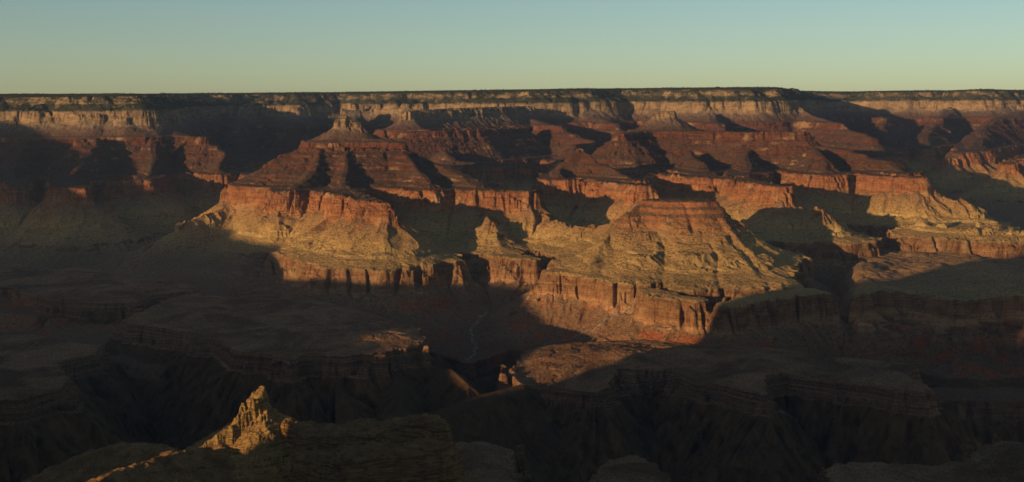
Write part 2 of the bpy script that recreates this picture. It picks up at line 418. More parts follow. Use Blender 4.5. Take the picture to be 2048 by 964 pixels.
    # talus cones banked against the feet of the cliffs
    for s0, s_hi, slp, hgt, lam, sd_ in ((1256.0, 1318, .60, 42, 150, 27), (1545.0, 1620, .66, 55, 210, 28), (2066.0, 2110, .8, 30, 190, 29)):
        uf = np.interp(s0, SA, UA) - 4
        L = hgt * (0.1 + 0.75 * ridged(qx / lam, qy / lam, sd_) + 0.5 * ridged(qx / (lam * .4), qy / (lam * .4), sd_ + 40))
        tz = np.minimum(s0 + slp * (us - uf + L - 12), s_hi)
        ok = (us > uf - (150 if s0 > 1300 else 240)) & (us < uf + 140) & (~soft | (s0 == 1256.0))
        if s0 == 1256.0: ok &= m > 0.5
        z = np.where(ok, np.maximum(z, tz), z)
    s_top = z.copy()
    # central part of the rim stands a little higher
    px = X / Y * F + CX
    lift = 8 * np.exp(-((px - 1230) / 330.0) ** 2) * sstep((z - 2230) / 80)
    z = z + dip(X, Y) + lift
    z += (2.2 * perlin(X / 60, Y / 60, 21) + 1.2 * perlin(X / 22, Y / 22, 22))
    z = z.astype(f32)
    own = np.where(z < 1240, 0, own)
    # far-right platform hummocks
    pr = sstep((px - 1560) / 200) * sstep((Y - 5900) / 400) * sstep((9800 - Y) / 800)
    base = 1290 + 0.012 * (Y - 6000) + 34 * perlin(X / 520, Y / 520, 31) + 16 * perlin(X / 200, Y / 200, 32) + 6 * creased(X / 70, Y / 70, 33) + 16 * np.minimum(creased(X / 380, Y / 260, 86) + .1, 0)
    ef = 5820 + 160 * perlin(X / 300, Y / 300, 34) + 60 * creased(X / 110, Y / 110, 35) - (Y)   # positive: in front of edge
    edge_drop = np.interp(-ef, [-900, -700, -330, -110, -14, 0, 40, 300], [-700, -330, -250, -150, -72, -6, 0, 0])
    pz = base + edge_drop
    ok = (px > 1640 + 80 * perlin(X / 200, Y / 200, 36)) & (Y < 9900)
    ss = sstep((px - 1640) / 90)
    pz = np.where(px > 1630, pz - (1 - ss) * 200, -1e4)
    z2 = np.where(pz > z, pz, z); own = np.where(pz > z, 0, own); z = z2
    # plateaus over the gorge
    zg = np.full(n, 735, f32) + 12 * perlin(X / 200, Y / 200, 41)
    gor = np.full(n, -1e9, f32)
    near_zone = np.nonzero(Y < 9000)[0]
    xx = X[near_zone] + 0.35 * wx[near_zone]; yy = Y[near_zone] + 0.35 * wy[near_zone]
    bz = np.full(xx.size, -1e9, f32); bo = np.zeros(xx.size, np.int8); bs = np.full(xx.size, -1e9, f32)
    for key, top, pts in plats:
        wpts = [H_pt(a, c, top) for a, c in pts]
        sd, fx, fy = poly_sd(xx, yy, wpts)
        d = np.maximum(np.abs(sd), 1)
        rq = 60 + 0.3 * d
        ax = fx + (xx - fx) / d * rq; ay = fy + (yy - fy) / d * rq
        outside = sstep(-sd / 60)
        ribs = 46 * creased(ax / 150, ay / 150, 51) + 26 * creased(ax / 62, ay / 62, 52) + 9 * creased(ax / 26, ay / 26, 53)
        cliffn = 14 * creased(xx / 70, yy / 70, 54) + 5 * creased(xx / 24, yy / 24, 55)
        t = sd + ribs * outside * 1.0 + cliffn * (1 - outside)
        zz = top + np.interp(t, GU, GZ)
        ins = sstep(sd / 150)
        zz = zz + ins * (16 * perlin(xx / 420, yy / 420, 56) + 7 * perlin(xx / 150, yy / 150, 57)) + 2.5 * perlin(xx / 45, yy / 45, 58) + 1.5 * creased(xx / 18, yy / 18, 59)
        zz = zz + ins * (11 * np.minimum(creased(xx / 330, yy / 330, 84) + .1, 0) + 5 * np.minimum(creased(xx / 120, yy / 120, 85) + .1, 0)) * 1.6
        if key == 'plateau' and top == 1080:
            zz = zz + (12 + np.clip(0.09 * ((xx - 350) * 0.69 + (yy - 5450) * 0.72), -60, 0)) * sstep((sd + 60) / 120)
        if key == 'near_shelf': zz = zz + 10 * ins
        mm = zz > bz
        bz = np.where(mm, zz, bz); bo = np.where(mm, KI[key], bo); bs = np.where(mm, zz - top, bs)
    cur = z[near_zone]
    # the rock above gives way to the gorge in front of the platform
    gorge_front = sstep((yy - (4550 + 0.10 * np.abs(xx))) / 500)
    cur = np.where(cur < 1240, cur * gorge_front + 735 * (1 - gorge_front), cur)
    mm = bz > cur
    nz = np.where(mm, bz, cur)
    no = np.where(mm, bo, own[near_zone])
    no = np.where(mm & (bs < -84), KI['inner_gorge'], no)
    no = np.where((~mm) & (cur < 1000), KI['inner_gorge'], no)
    z[near_zone] = nz; own[near_zone] = no
    # small spurs that run down into the gorge
    sz = np.nonzero((Y > 3800) & (Y < 5600) & (np.abs(px - 930) < 260))[0]
    xx = X[sz] + 0.3 * wx[sz]; yy = Y[sz] + 0.3 * wy[sz]
    for pts in ([(1045, 768, 4840), (960, 790, 4690), (885, 817, 4560), (850, 850, 4480)], [(868, 738, 5010), (900, 738, 4960), (935, 768, 4850)], [(640, 742, 4900), (700, 790, 4700), (720, 830, 4600)], [(775, 735, 4950), (800, 790, 4720), (810, 830, 4600)]):
        for (ap, apy, aY), (cp, cpy, cY) in zip(pts[:-1], pts[1:]):
            d, t, fx, fy = seg_dist(xx, yy, P(ap, aY), P(cp, cY))
            za_ = ZC - (apy - HY) / F * aY; zc_ = ZC - (cpy - HY) / F * cY
            ax = fx + (xx - fx) / np.maximum(d, 1) * 50; ay = fy + (yy - fy) / np.maximum(d, 1) * 50
            zz = za_ + t * (zc_ - za_) - 0.75 * d + (14 * ridged(ax / 60, ay / 60, 81) + 6 * ridged(ax / 22, ay / 22, 82)) * sstep(d / 60)
            mm = zz > z[sz]
            z[sz] = np.where(mm, zz, z[sz]); own[sz] = np.where(mm, KI['inner_gorge'], own[sz])
    # foreground rocks
    fz = np.nonzero(Y < 3400)[0]
    xx = X[fz] + 0.12 * wx[fz]; yy = Y[fz] + 0.12 * wy[fz]
    bz = np.full(xx.size, -1e9, f32); bo = np.zeros(xx.size, np.int8)
    for key, pts, slope, cl in fore:
        for i in range(len(pts) - 1):
            (ap, apy, aY, aw), (cp, cpy, cY, cw) = pts[i], pts[i + 1]
            a = P(ap, aY); c = P(cp, cY)
            za_ = ZC - (apy - HY) / F * aY; zc_ = ZC - (cpy - HY) / F * cY
            d, t, fx, fy = seg_dist(xx, yy, a, c)
            w = aw + t * (cw - aw)
            dn = np.maximum(d, 1)
            ax = fx + (xx - fx) / dn * 40; ay = fy + (yy - fy) / dn * 40
            rough = cl * (4 * creased(ax / 30, ay / 30, 61) + 2.2 * creased(ax / 11, ay / 11, 62) + 1.2 * creased(xx / 9, yy / 9, 63)) + (1 - cl) * 5 * creased(ax / 45, ay / 45, 64)
            e_ = np.maximum(d - w - rough * sstep(d / 15), 0)
            drop = slope * e_
            if cl > 0.9:       # cliff, then talus
                hgt = 150 if key == 'rock_block' else 45
                drop = np.where(drop < hgt, drop, hgt + (e_ - hgt / slope) * 0.62)
                led = 9.0
                zt = za_ + t * (zc_ - za_) - drop + 7 * perlin(xx / 55, yy / 55, 68) + 3 * perlin(xx / 18, yy / 18, 69)
                fr = np.modf(zt / led)[0]
                zz = (np.floor(zt / led) + sstep(fr * 1.6 - 0.3)) * led * 0.6 + zt * 0.4
            else:
                zz = za_ + t * (zc_ - za_) - drop
            zz = zz + 1.6 * cl * creased(xx / 7, yy / 7, 65) + (1.0 if key == 'rock_pinnacle' else 3.5) * creased(xx / 34, yy / 26, 70) + (0.7 if key == 'rock_pinnacle' else 1.8) * creased(xx / 13, yy / 13, 73)
            mm = zz > bz
            bz = np.where(mm, zz, bz); bo = np.where(mm, KI[key], bo)
    bz = bz + 0.8 * perlin(xx / 12, yy / 12, 66) + 2 * perlin(xx / 40, yy / 40, 67)
    mm = bz > z[fz]
    z[fz] = np.where(mm, bz, z[fz]); own[fz] = np.where(mm, bo, own[fz])
    return z.reshape(shp), own.reshape(shp)

# ------------------------------------------------------------------ materials
def nd(nt, t, **kw):
    o = nt.nodes.new(t)
    for k, v in kw.items(): setattr(o, k, v)
    return o

class NB:
    """small helper for wiring shader nodes"""
    def __init__(s, name):
        s.m = bpy.data.materials.new(name); s.m.use_nodes = True
        s.nt = s.m.node_tree; s.b = s.nt.nodes["Principled BSDF"]
        s.b.inputs["Roughness"].default_value = 0.95
        s.b.inputs["Specular IOR Level"].default_value = 0.05
        g = nd(s.nt, "ShaderNodeNewGeometry"); s.pos = g.outputs["Position"]; s.nor = g.outputs["True Normal"]
        sp = nd(s.nt, "ShaderNodeSeparateXYZ"); s.nt.links.new(s.pos, sp.inputs[0]); s.x, s.y, s.z = sp.outputs
        sn = nd(s.nt, "ShaderNodeSeparateXYZ"); s.nt.links.new(s.nor, sn.inputs[0]); s.nz = sn.outputs[2]
    def plug(s, v, sock):
        if isinstance(v, bpy.types.NodeSocket): s.nt.links.new(v, sock)
        else: sock.default_value = v
    def math(s, op, a, c=0.0, clamp=False):
        n = nd(s.nt, "ShaderNodeMath", operation=op, use_clamp=clamp); s.plug(a, n.inputs[0]); s.plug(c, n.inputs[1]); return n.outputs[0]
    def mapr(s, v, a, c, d=0.0, e_=1.0):
        n = nd(s.nt, "ShaderNodeMapRange"); n.interpolation_type = 'SMOOTHSTEP'
        s.plug(v, n.inputs[0]); n.inputs[1].default_value = a; n.inputs[2].default_value = c; n.inputs[3].default_value = d; n.inputs[4].default_value = e_
        return n.outputs[0]
    def scale(s, sc):
        n = nd(s.nt, "ShaderNodeVectorMath", operation='MULTIPLY'); s.nt.links.new(s.pos, n.inputs[0]); n.inputs[1].default_value = sc; return n.outputs[0]
    def noise(s, sc, detail=4, rough=0.6, dist=0.0):
        n = nd(s.nt, "ShaderNodeTexNoise"); s.nt.links.new(s.scale(sc), n.inputs["Vector"]); n.inputs["Scale"].default_value = 1.0
        n.inputs["Detail"].default_value = detail; n.inputs["Roughness"].default_value = rough; n.inputs["Distortion"].default_value = dist
        return n.outputs[0]
    def mix(s, f, a, c, mode='MIX'):
        n = nd(s.nt, "ShaderNodeMix", data_type='RGBA', blend_type=mode)
        s.plug(f, n.inputs[0])
        for v, k in ((a, 6), (c, 7)):
            if isinstance(v, tuple): v = (*v, 1.0) if len(v) == 3 else v
            s.plug(v, n.inputs[k])
        return n.outputs[2]
    def ramp(s, v, lo, hi, stops):
        n = nd(s.nt, "ShaderNodeValToRGB"); t = s.math('DIVIDE', s.math('SUBTRACT', v, lo), hi - lo, True); s.nt.links.new(t, n.inputs[0])
        el = n.color_ramp.elements
        while len(el) > 1: el.remove(el[0])
        st = sorted(stops)
        el[0].position = (st[0][0] - lo) / (hi - lo); el[0].color = (*st[0][1], 1)
        for p, c in st[1:]:
            x = el.new((p - lo) / (hi - lo)); x.color = (*c, 1)
        return n.outputs[0]
    def bump(s, h, strength, dist):
        n = nd(s.nt, "ShaderNodeBump"); n.inputs["Strength"].default_value = strength; n.inputs["Distance"].default_value = dist
        s.nt.links.new(h, n.inputs["Height"]); s.nt.links.new(n.outputs[0], s.b.inputs["Normal"])

def strata_material():
    k = NB("layered_rock")
    # stratigraphic height: beds dip gently towards the viewer
    dipv = k.math('ADD', k.math('MULTIPLY', k.math('SUBTRACT', k.math('MINIMUM', k.y, 14500.0), 8500.0), 0.02), k.math('MULTIPLY', k.math('MINIMUM', k.x, 3500.0), 0.01))
    near_dip = k.math('MULTIPLY', k.math('MINIMUM', k.math('SUBTRACT', k.y, 6600.0), 0.0), 0.08)
    dipv = k.math('ADD', dipv, k.math('MAXIMUM', near_dip, -88.0))
    wob = k.math('MULTIPLY', k.math('SUBTRACT', k.noise((.0022, .0022, .004), 3), 0.5), 26.0)
    s = k.math('ADD', k.math('SUBTRACT', k.z, dipv), wob)
    s_exact = k.math('SUBTRACT', k.z, dipv)
    cliff = k.ramp(s, 1000, 2400, [
        (1000, (.15, .095, .065)), (1080, (.19, .11, .07)), (1180, (.22, .11, .06)), (1250, (.25, .13, .075)),
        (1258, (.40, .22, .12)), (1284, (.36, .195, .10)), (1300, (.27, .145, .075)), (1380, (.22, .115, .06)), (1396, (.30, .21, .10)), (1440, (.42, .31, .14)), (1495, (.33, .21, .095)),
        (1535, (.27, .15, .075)), (1560, (.33, .16, .072)), (1620, (.28, .12, .054)), (1690, (.25, .105, .052)), (1705, (.115, .050, .030)),
        (1800, (.105, .042, .025)), (1900, (.11, .042, .025)), (1960, (.13, .050, .030)), (1990, (.16, .085, .06)), (2055, (.22, .15, .11)),
        (2068, (.25, .17, .105)), (2120, (.28, .195, .12)), (2186, (.24, .165, .10)), (2196, (.14, .12, .08)), (2240, (.16, .13, .085)), (2258, (.27, .19, .11)), (2330, (.27, .19, .11))])
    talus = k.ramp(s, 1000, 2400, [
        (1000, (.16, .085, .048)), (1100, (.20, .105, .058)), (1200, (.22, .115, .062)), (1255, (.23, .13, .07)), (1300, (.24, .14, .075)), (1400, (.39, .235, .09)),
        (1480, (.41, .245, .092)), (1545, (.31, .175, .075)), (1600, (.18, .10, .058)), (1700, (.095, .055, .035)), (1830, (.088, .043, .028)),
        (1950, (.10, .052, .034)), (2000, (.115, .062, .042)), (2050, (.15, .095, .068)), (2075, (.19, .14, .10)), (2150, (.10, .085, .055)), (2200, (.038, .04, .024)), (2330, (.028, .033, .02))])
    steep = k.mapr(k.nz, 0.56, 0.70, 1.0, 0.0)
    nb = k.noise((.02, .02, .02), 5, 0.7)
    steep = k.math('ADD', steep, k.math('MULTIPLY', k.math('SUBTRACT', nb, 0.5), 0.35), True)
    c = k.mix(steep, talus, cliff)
    # fine bedding on the cliffs
    bed = k.noise((.005, .005, .15), 5, 0.75)
    bed2 = k.noise((.006, .006, .045), 4, 0.65, 0.5)
    bv = k.math('ADD', k.math('MULTIPLY', k.mapr(bed, .35, .65), 0.55), k.math('MULTIPLY', k.mapr(bed2, .35, .65), 0.45))
    c = k.mix(k.math('MULTIPLY', steep, 0.75), c, k.mix(bv, (.5, .46, .42), (1.5, 1.45, 1.38)), 'MULTIPLY')
    # dark varnish streaks and pale scars
    st = k.noise((.028, .028, .0075), 5, 0.7, 0.8)
    c = k.mix(k.math('MULTIPLY', steep, k.mapr(st, .48, .64, 0, .75)), c, (.55, .45, .42), 'MULTIPLY')
    sc = k.noise((.006, .006, .008), 4, 0.6)
    c = k.mix(k.math('MULTIPLY', steep, k.mapr(sc, .54, .68, 0, .6)), c, (.40, .25, .13))
    # red shale patches low down, scree streaks elsewhere
    rp = k.noise((.004, .004, .006), 5, 0.65)
    low = k.math('MULTIPLY', k.mapr(s, 1080, 1140), k.mapr(s, 1235, 1262, 1.0, 0.0))
    c = k.mix(k.math('MULTIPLY', low, k.mapr(rp, .52, .62, 0, .75)), c, (.33, .085, .03))
    # brush and trees hold on to the upper ledges in patches
    cp = k.math('MULTIPLY', k.mapr(s, 2050, 2075), k.mapr(k.noise((.009, .009, .016), 5, .7), .50, .62, 0, .75))
    c = k.mix(cp, c, (.11, .078, .055))
    up = k.math('MULTIPLY', k.mapr(s, 2185, 2200), k.mapr(k.noise((.007, .007, .02), 5, .7), .44, .56, 0, .88))
    c = k.mix(up, c, (.035, .038, .022))
    # scattered pale boulders and dark brush
    vo = nd(k.nt, "ShaderNodeTexVoronoi"); k.nt.links.new(k.scale((.085, .085, .085)), vo.inputs["Vector"]); vo.inputs["Scale"].default_value = 1.0
    flat = k.math('SUBTRACT', 1.0, steep, True)
    bould = k.math('MULTIPLY', k.mapr(vo.outputs["Distance"], .14, .26, 1.0, 0.0), k.mapr(k.noise((.006, .006, .006), 3), .46, .60))
    herm = k.math('ADD', 0.35, k.math('MULTIPLY', k.mapr(s, 1960, 1990), k.mapr(s, 2060, 2090, 1.0, 0.0)))
    c = k.mix(k.math('MULTIPLY', k.math('MULTIPLY', bould, flat), herm), c, (.42, .35, .27))
    vb = nd(k.nt, "ShaderNodeTexVoronoi"); k.nt.links.new(k.scale((.11, .11, .05)), vb.inputs["Vector"]); vb.inputs["Scale"].default_value = 1.0
    brush = k.math('MULTIPLY', k.mapr(vb.outputs["Distance"], .22, .40, 1.0, 0.0), flat)
    c = k.mix(k.math('MULTIPLY', brush, 0.7), c, (.07, .055, .030))
    vc = nd(k.nt, "ShaderNodeTexVoronoi"); k.nt.links.new(k.scale((.045, .045, .03)), vc.inputs["Vector"]); vc.inputs["Scale"].default_value = 1.0
    clump = k.math('MULTIPLY', k.mapr(vc.outputs["Distance"], .16, .30, 1.0, 0.0), flat)
    c = k.mix(k.math('MULTIPLY', clump, 0.75), c, (.05, .042, .024))
    big = k.noise((.0016, .0016, .0016), 5, 0.6)
    c = k.mix(0.6, c, k.mix(k.mapr(big, .3, .7), (.72, .74, .76), (1.28, 1.24, 1.18)), 'MULTIPLY')
    fine = k.noise((.12, .12, .12), 4, 0.75)
    c = k.mix(0.8, c, k.mix(k.mapr(fine, .3, .7), (.72, .72, .72), (1.28, 1.28, 1.28)), 'MULTIPLY')
    k.nt.links.new(c, k.b.inputs["Base Color"])
    h1 = k.noise((.05, .05, .09), 6, 0.72)
    hs = k.noise((.07, .07, .022), 4, 0.7, 0.5)
    h = k.math('ADD', h1, k.math('MULTIPLY', k.math('MULTIPLY', steep, hs), 0.7))
    h = k.math('ADD', h, k.math('MULTIPLY', k.math('MULTIPLY', steep, bed), 0.9))
    k.bump(h, 0.9, 13.0)
    return k.m

def schist_material():
    k = NB("dark_schist")
    steep = k.mapr(k.nz, .5, .85, 1.0, 0.0)
    a = k.noise((.02, .02, .006), 6, 0.7, 0.6)
    c = k.mix(k.mapr(a, .3, .7), (.065, .034, .015), (.22, .115, .050))
    v = k.noise((.012, .012, .0022), 4, 0.7, 1.5)
    c = k.mix(k.mapr(v, .655, .70, 0, .7), c, (.20, .13, .11))
    c = k.mix(k.math('SUBTRACT', .75, steep, True), c, (.14, .078, .038))
    k.nt.links.new(c, k.b.inputs["Base Color"])
    h = k.math('ADD', k.noise((.06, .06, .02), 6, .75), k.noise((.015, .015, .003), 3, .6))
    k.bump(h, 1.0, 18.0)
    return k.m

def plateau_material():
    k = NB("plateau_ground")
    big = k.noise((.0035, .0035, .0035), 9, 0.72, 0.8)
    c = k.mix(k.mapr(big, .36, .64), (.18, .088, .042), (.40, .205, .10))
    ln = k.noise((.012, .004, .03), 5, 0.7, 2.0)
    c = k.mix(k.mapr(ln, .56, .66, 0, .55), c, (.27, .21, .155))
    cl = k.mix(k.mapr(k.noise((.002, .002, .13), 4, .7), .35, .65), (.16, .085, .045), (.34, .185, .10))
    steep = k.mapr(k.nz, .62, .82, 1.0, 0.0)
    c = k.mix(steep, c, cl)
    vb = nd(k.nt, "ShaderNodeTexVoronoi"); k.nt.links.new(k.scale((.13, .13, .1)), vb.inputs["Vector"]); vb.inputs["Scale"].default_value = 1.0
    c = k.mix(k.math('MULTIPLY', k.mapr(vb.outputs["Distance"], .2, .42, .55, 0.0), k.math('SUBTRACT', 1.0, steep, True)), c, (.045, .048, .03))
    fine = k.noise((.15, .15, .15), 4, .75)
    c = k.mix(.8, c, k.mix(k.mapr(fine, .3, .7), (.5, .5, .5), (1.5, 1.5, 1.5)), 'MULTIPLY')
    k.nt.links.new(c, k.b.inputs["Base Color"])
    k.bump(k.math('ADD', k.noise((.07, .07, .12), 6, .75), k.noise((.01, .01, .02), 4, .6)), 1.0, 16.0)
    return k.m

def fore_material(name="foreground_rock", tone=(1, 1, 1)):
    k = NB(name)
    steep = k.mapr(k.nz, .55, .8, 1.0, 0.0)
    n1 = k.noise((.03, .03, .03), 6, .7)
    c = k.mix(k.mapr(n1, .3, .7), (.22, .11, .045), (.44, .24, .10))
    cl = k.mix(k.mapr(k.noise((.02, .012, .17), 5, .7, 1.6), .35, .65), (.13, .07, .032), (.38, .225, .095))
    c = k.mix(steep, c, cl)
    c = k.mix(k.mapr(k.noise((.012, .012, .012), 5, .7), .58, .70, 0, .5), c, (.20, .09, .04))
    vb = nd(k.nt, "ShaderNodeTexVoronoi"); k.nt.links.new(k.scale((.22, .22, .2)), vb.inputs["Vector"]); vb.inputs["Scale"].default_value = 1.0
    c = k.mix(k.math('MULTIPLY', k.mapr(vb.outputs["Distance"], .18, .4, .6, 0.0), k.math('SUBTRACT', 1.0, steep, True)), c, (.05, .05, .03))
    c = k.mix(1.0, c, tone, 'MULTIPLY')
    k.nt.links.new(c, k.b.inputs["Base Color"])
    k.bump(k.math('ADD', k.noise((.14, .14, .2), 6, .75), k.noise((.03, .03, .06), 4, .6)), 1.0, 9.0)
    return k.m

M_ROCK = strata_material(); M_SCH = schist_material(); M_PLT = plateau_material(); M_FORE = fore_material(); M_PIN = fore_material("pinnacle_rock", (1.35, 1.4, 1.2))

# ------------------------------------------------------------------ the terrain sheet, split into its landforms
INFO = {
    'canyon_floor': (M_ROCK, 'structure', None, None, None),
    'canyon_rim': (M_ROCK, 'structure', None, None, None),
    'plateau': (M_PLT, 'structure', None, None, None),
    'near_shelf': (M_PLT, 'structure', None, None, None),
    'inner_gorge': (M_SCH, 'structure', None, None, None),
    'temple_butte': (M_ROCK, None, 'large red stepped butte with small pale peak and orange cliff promontory', 'butte', None),
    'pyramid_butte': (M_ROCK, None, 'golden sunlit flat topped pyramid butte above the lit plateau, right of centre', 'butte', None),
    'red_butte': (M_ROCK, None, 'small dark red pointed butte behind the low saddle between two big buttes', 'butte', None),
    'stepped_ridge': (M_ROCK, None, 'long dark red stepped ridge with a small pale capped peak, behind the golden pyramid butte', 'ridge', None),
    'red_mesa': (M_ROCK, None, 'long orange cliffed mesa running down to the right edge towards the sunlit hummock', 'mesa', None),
    'white_capped_spur': (M_ROCK, None, 'rim spur ending in a pale cliff prow, just right of the pale peak', 'rock spur', None),
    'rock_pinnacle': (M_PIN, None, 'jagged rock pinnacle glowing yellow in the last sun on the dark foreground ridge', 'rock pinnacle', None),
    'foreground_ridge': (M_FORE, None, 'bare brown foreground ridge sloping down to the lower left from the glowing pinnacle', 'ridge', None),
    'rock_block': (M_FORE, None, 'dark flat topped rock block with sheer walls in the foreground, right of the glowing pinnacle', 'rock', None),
}

PARTS = [('temple_butte', 'summit_cap', 2062, 9999), ('temple_butte', 'cliff_band', 1547, 1694), ('temple_butte', 'base_cliff', 1262, 1386),
         ('pyramid_butte', 'summit_cap', 1560, 9999), ('pyramid_butte', 'base_cliff', 1262, 1386),
         ('stepped_ridge', 'summit_cap', 2062, 9999), ('stepped_ridge', 'cliff_band', 1547, 1694),
         ('red_mesa', 'cliff_band', 1547, 1694), ('red_butte', 'cliff_band', 1547, 1694), ('white_capped_spur', 'cliff_cap', 2062, 9999)]
def grid_mesh(X, Y, Z, own):
    nr, nc = X.shape
    V = np.stack([X, Y, Z], -1).reshape(-1, 3).astype(f32)
    i = np.arange(nr * nc, dtype=np.int32).reshape(nr, nc)
    quads = np.stack([i[:-1, :-1], i[:-1, 1:], i[1:, 1:], i[1:, :-1]], -1).reshape(-1, 4)
    # normals of the whole sheet so that neighbouring landforms join without a seam
    du = np.zeros((nr, nc, 3), f32); dv = du.copy()
    VV = V.reshape(nr, nc, 3)
    du[:, 1:-1] = VV[:, 2:] - VV[:, :-2]; dv[1:-1] = VV[2:] - VV[:-2]
    du[:, 0] = du[:, 1]; du[:, -1] = du[:, -2]; dv[0] = dv[1]; dv[-1] = dv[-2]
    N = np.cross(du, dv).reshape(-1, 3); N /= np.linalg.norm(N, axis=1, keepdims=True) + 1e-9
    fo = own[:-1, :-1].reshape(-1)
    S = (Z - dip(X, Y))[:-1, :-1].reshape(-1)
    fo = fo.astype(np.int16)
    for i_, (par, nm, lo_, hi_) in enumerate(PARTS):
        fo[(fo == KI[par]) & (S > lo_) & (S < hi_)] = 100 + i_
    made = {}
    for kx, key in list(enumerate(KEYS)) + [(100 + i_, p_[1]) for i_, p_ in enumerate(PARTS)]:
        sel = quads[fo == kx]
        if len(sel) == 0: continue
        used = np.zeros(nr * nc, bool); used[sel.ravel()] = True
        remap = np.cumsum(used).astype(np.int32) - 1
        me = bpy.data.meshes.new(key)
        vv = V[used]
        me.vertices.add(len(vv)); me.vertices.foreach_set("co", vv.ravel())
        me.loops.add(sel.size); me.loops.foreach_set("vertex_index", remap[sel].ravel())
        me.polygons.add(len(sel)); me.polygons.foreach_set("loop_start", np.arange(0, sel.size, 4, dtype=np.int32))
        me.polygons.foreach_set("use_smooth", np.ones(len(sel), bool))
        me.update(calc_edges=True)
        me.normals_split_custom_set_from_vertices(N[used])
        mat, kind, label, cat, grp = INFO[key] if kx < 100 else (M_ROCK, None, None, None, None)
        me.materials.append(mat)
        o = bpy.data.objects.new(key, me); col.objects.link(o); made[kx] = o
        if kx >= 100: o.parent = made[KI[PARTS[kx - 100][0]]]
        if kind: o["kind"] = kind
        if label: o["label"] = label; o["category"] = cat

Q = 1.0     # density of the sheet
ncol = int(1650 * Q)
pxs = np.linspace(-170, 2220, ncol)
def rows(a, c, step):
    n_ = int(math.log(c / a) / step * Q)
    return a * (c / a) ** (np.arange(n_) / n_)
Ys = np.concatenate([rows(1950, 4300, .0016), rows(4300, 9600, .00075), rows(9600, 19000, .0013)])
nrow = len(Ys)
YY, PX = np.meshgrid(Ys, pxs, indexing='ij')
XX = (PX - CX) / F * YY
ZZ, OWN = height(XX, YY)
# lone specks of one landform inside another go to the neighbour
OO = OWN
for _ in range(2):
    a = OO.copy()
    same = (a[1:-1, 1:-1] == a[:-2, 1:-1]).astype(int) + (a[1:-1, 1:-1] == a[2:, 1:-1]) + (a[1:-1, 1:-1] == a[1:-1, :-2]) + (a[1:-1, 1:-1] == a[1:-1, 2:])
    OO[1:-1, 1:-1] = np.where(same < 2, a[:-2, 1:-1], a[1:-1, 1:-1])
grid_mesh(XX, YY, ZZ, OO)

# ------------------------------------------------------------------ canyon wall added out of frame on the sun's side, shaped to cast shadows
A_ = np.array([math.cos(b), math.sin(b)])      # away from the sun
V_ = np.array([-math.sin(b), math.cos(b)])
TE = math.tan(e)
# crest height of the wall along V_ (photo shadow edges carried back along the sun's rays)
WV = [(-9000, 2150), (0, 2150), (1200, 1950), (2000, 1960), (2100, 1900), (2116, 1570), (2150, 1545), (2215, 1560), (2235, 1950), (2740, 2130), (2900, 2050), (3034, 1910), (3158, 1886), (3225, 1779), (3248, 1650), (3275, 1530), (3330, 1405),
      (3400, 1395), (3560, 1430), (3726, 1515), (3900, 1535), (4035, 1530), (4140, 1590), (4400, 1690), (4580, 1715), (4906, 1695), (5223, 1683), (5590, 1650), (5780, 1720), (6000, 1800), (6500, 1830), (6970, 1885), (7250, 1880),
      (7500, 1980), (8260, 2160), (8690, 2170), (8966, 2300), (9279, 2350), (9700, 2410), (10300, 2560), (11500, 2600), (16000, 2500)]
def add_shadow_wall():
    va = np.arange(-9000, 16001, 40.0)
    prof = [(-3000, 40), (-900, 30), (-250, 20), (0, 0), (25, -60), (120, -120), (160, -220), (420, -360), (460, -520), (900, -700), (1100, -820), (1400, -900)]
    crest_w = np.interp(va, [p[0] for p in WV], [p[1] for p in WV])
    n1 = perlin((va / 260).astype(f32), (va * 0).astype(f32) + .5, 71) * 10 + perlin((va / 90).astype(f32), (va * 0).astype(f32) + .5, 72) * 5
    a0 = -700.0
    verts = []; 
    nA = len(prof)
    for ia, (da, dz) in enumerate(prof):
        for iv, v in enumerate(va):
            a = a0 + da + 60 * math.sin(v / 700.0) * (1 if da > -900 else 0)
            p = A_ * a + V_ * v
            h = crest_w[iv] - TE * (a0) + n1[iv]
            z = max(h + dz, 745.0) if dz < 0 else h + dz * 0.0
            verts.append((p[0], p[1], z))
    nv = len(va); faces = []
    for ia in range(nA - 1):
        for iv in range(nv - 1):
            i = ia * nv + iv
            faces.append((i, i + nv, i + nv + 1, i + 1))
    me = bpy.data.meshes.new("shadow_casting_wall"); me.from_pydata(verts, [], faces); me.materials.append(M_ROCK)
    o = bpy.data.objects.new("shadow_casting_wall", me); col.objects.link(o); o["kind"] = 'structure'
add_shadow_wall()

# ------------------------------------------------------------------ dry creek beds, laid on the valley floor
SY = HY - (ZZ - ZC) / YY * F
def ground(px, py):
    """first ground point met by the line of sight"""
    c = (px - pxs[0]) / (pxs[1] - pxs[0]); ci = int(round(c))
    vis = np.minimum.accumulate(SY[:, ci])
    k = int(np.argmax(vis <= py)); k = max(k, 1)
    f = (SY[k - 1, ci] - py) / max(SY[k - 1, ci] - SY[k, ci], 1e-3); f = min(max(f, 0), 1)
    Y = Ys[k - 1] + f * (Ys[k] - Ys[k - 1])
    return (px - CX) / F * Y, Y
def zat(x, y):
    r = float(np.interp(y, Ys, np.arange(nrow))); c = (x / y * F + CX - pxs[0]) / (pxs[1] - pxs[0])
    r0, c0 = int(r), int(c); fr, fc = r - r0, c - c0
    return float((ZZ[r0, c0] * (1 - fc) + ZZ[r0, c0 + 1] * fc) * (1 - fr) + (ZZ[r0 + 1, c0] * (1 - fc) + ZZ[r0 + 1, c0 + 1] * fc) * fr)
kb = NB("pale_gravel")
kb.nt.links.new(kb.mix(kb.mapr(kb.noise((.06, .06, .06), 4), .35, .65), (.16, .125, .095), (.30, .24, .18)), kb.b.inputs["Base Color"])
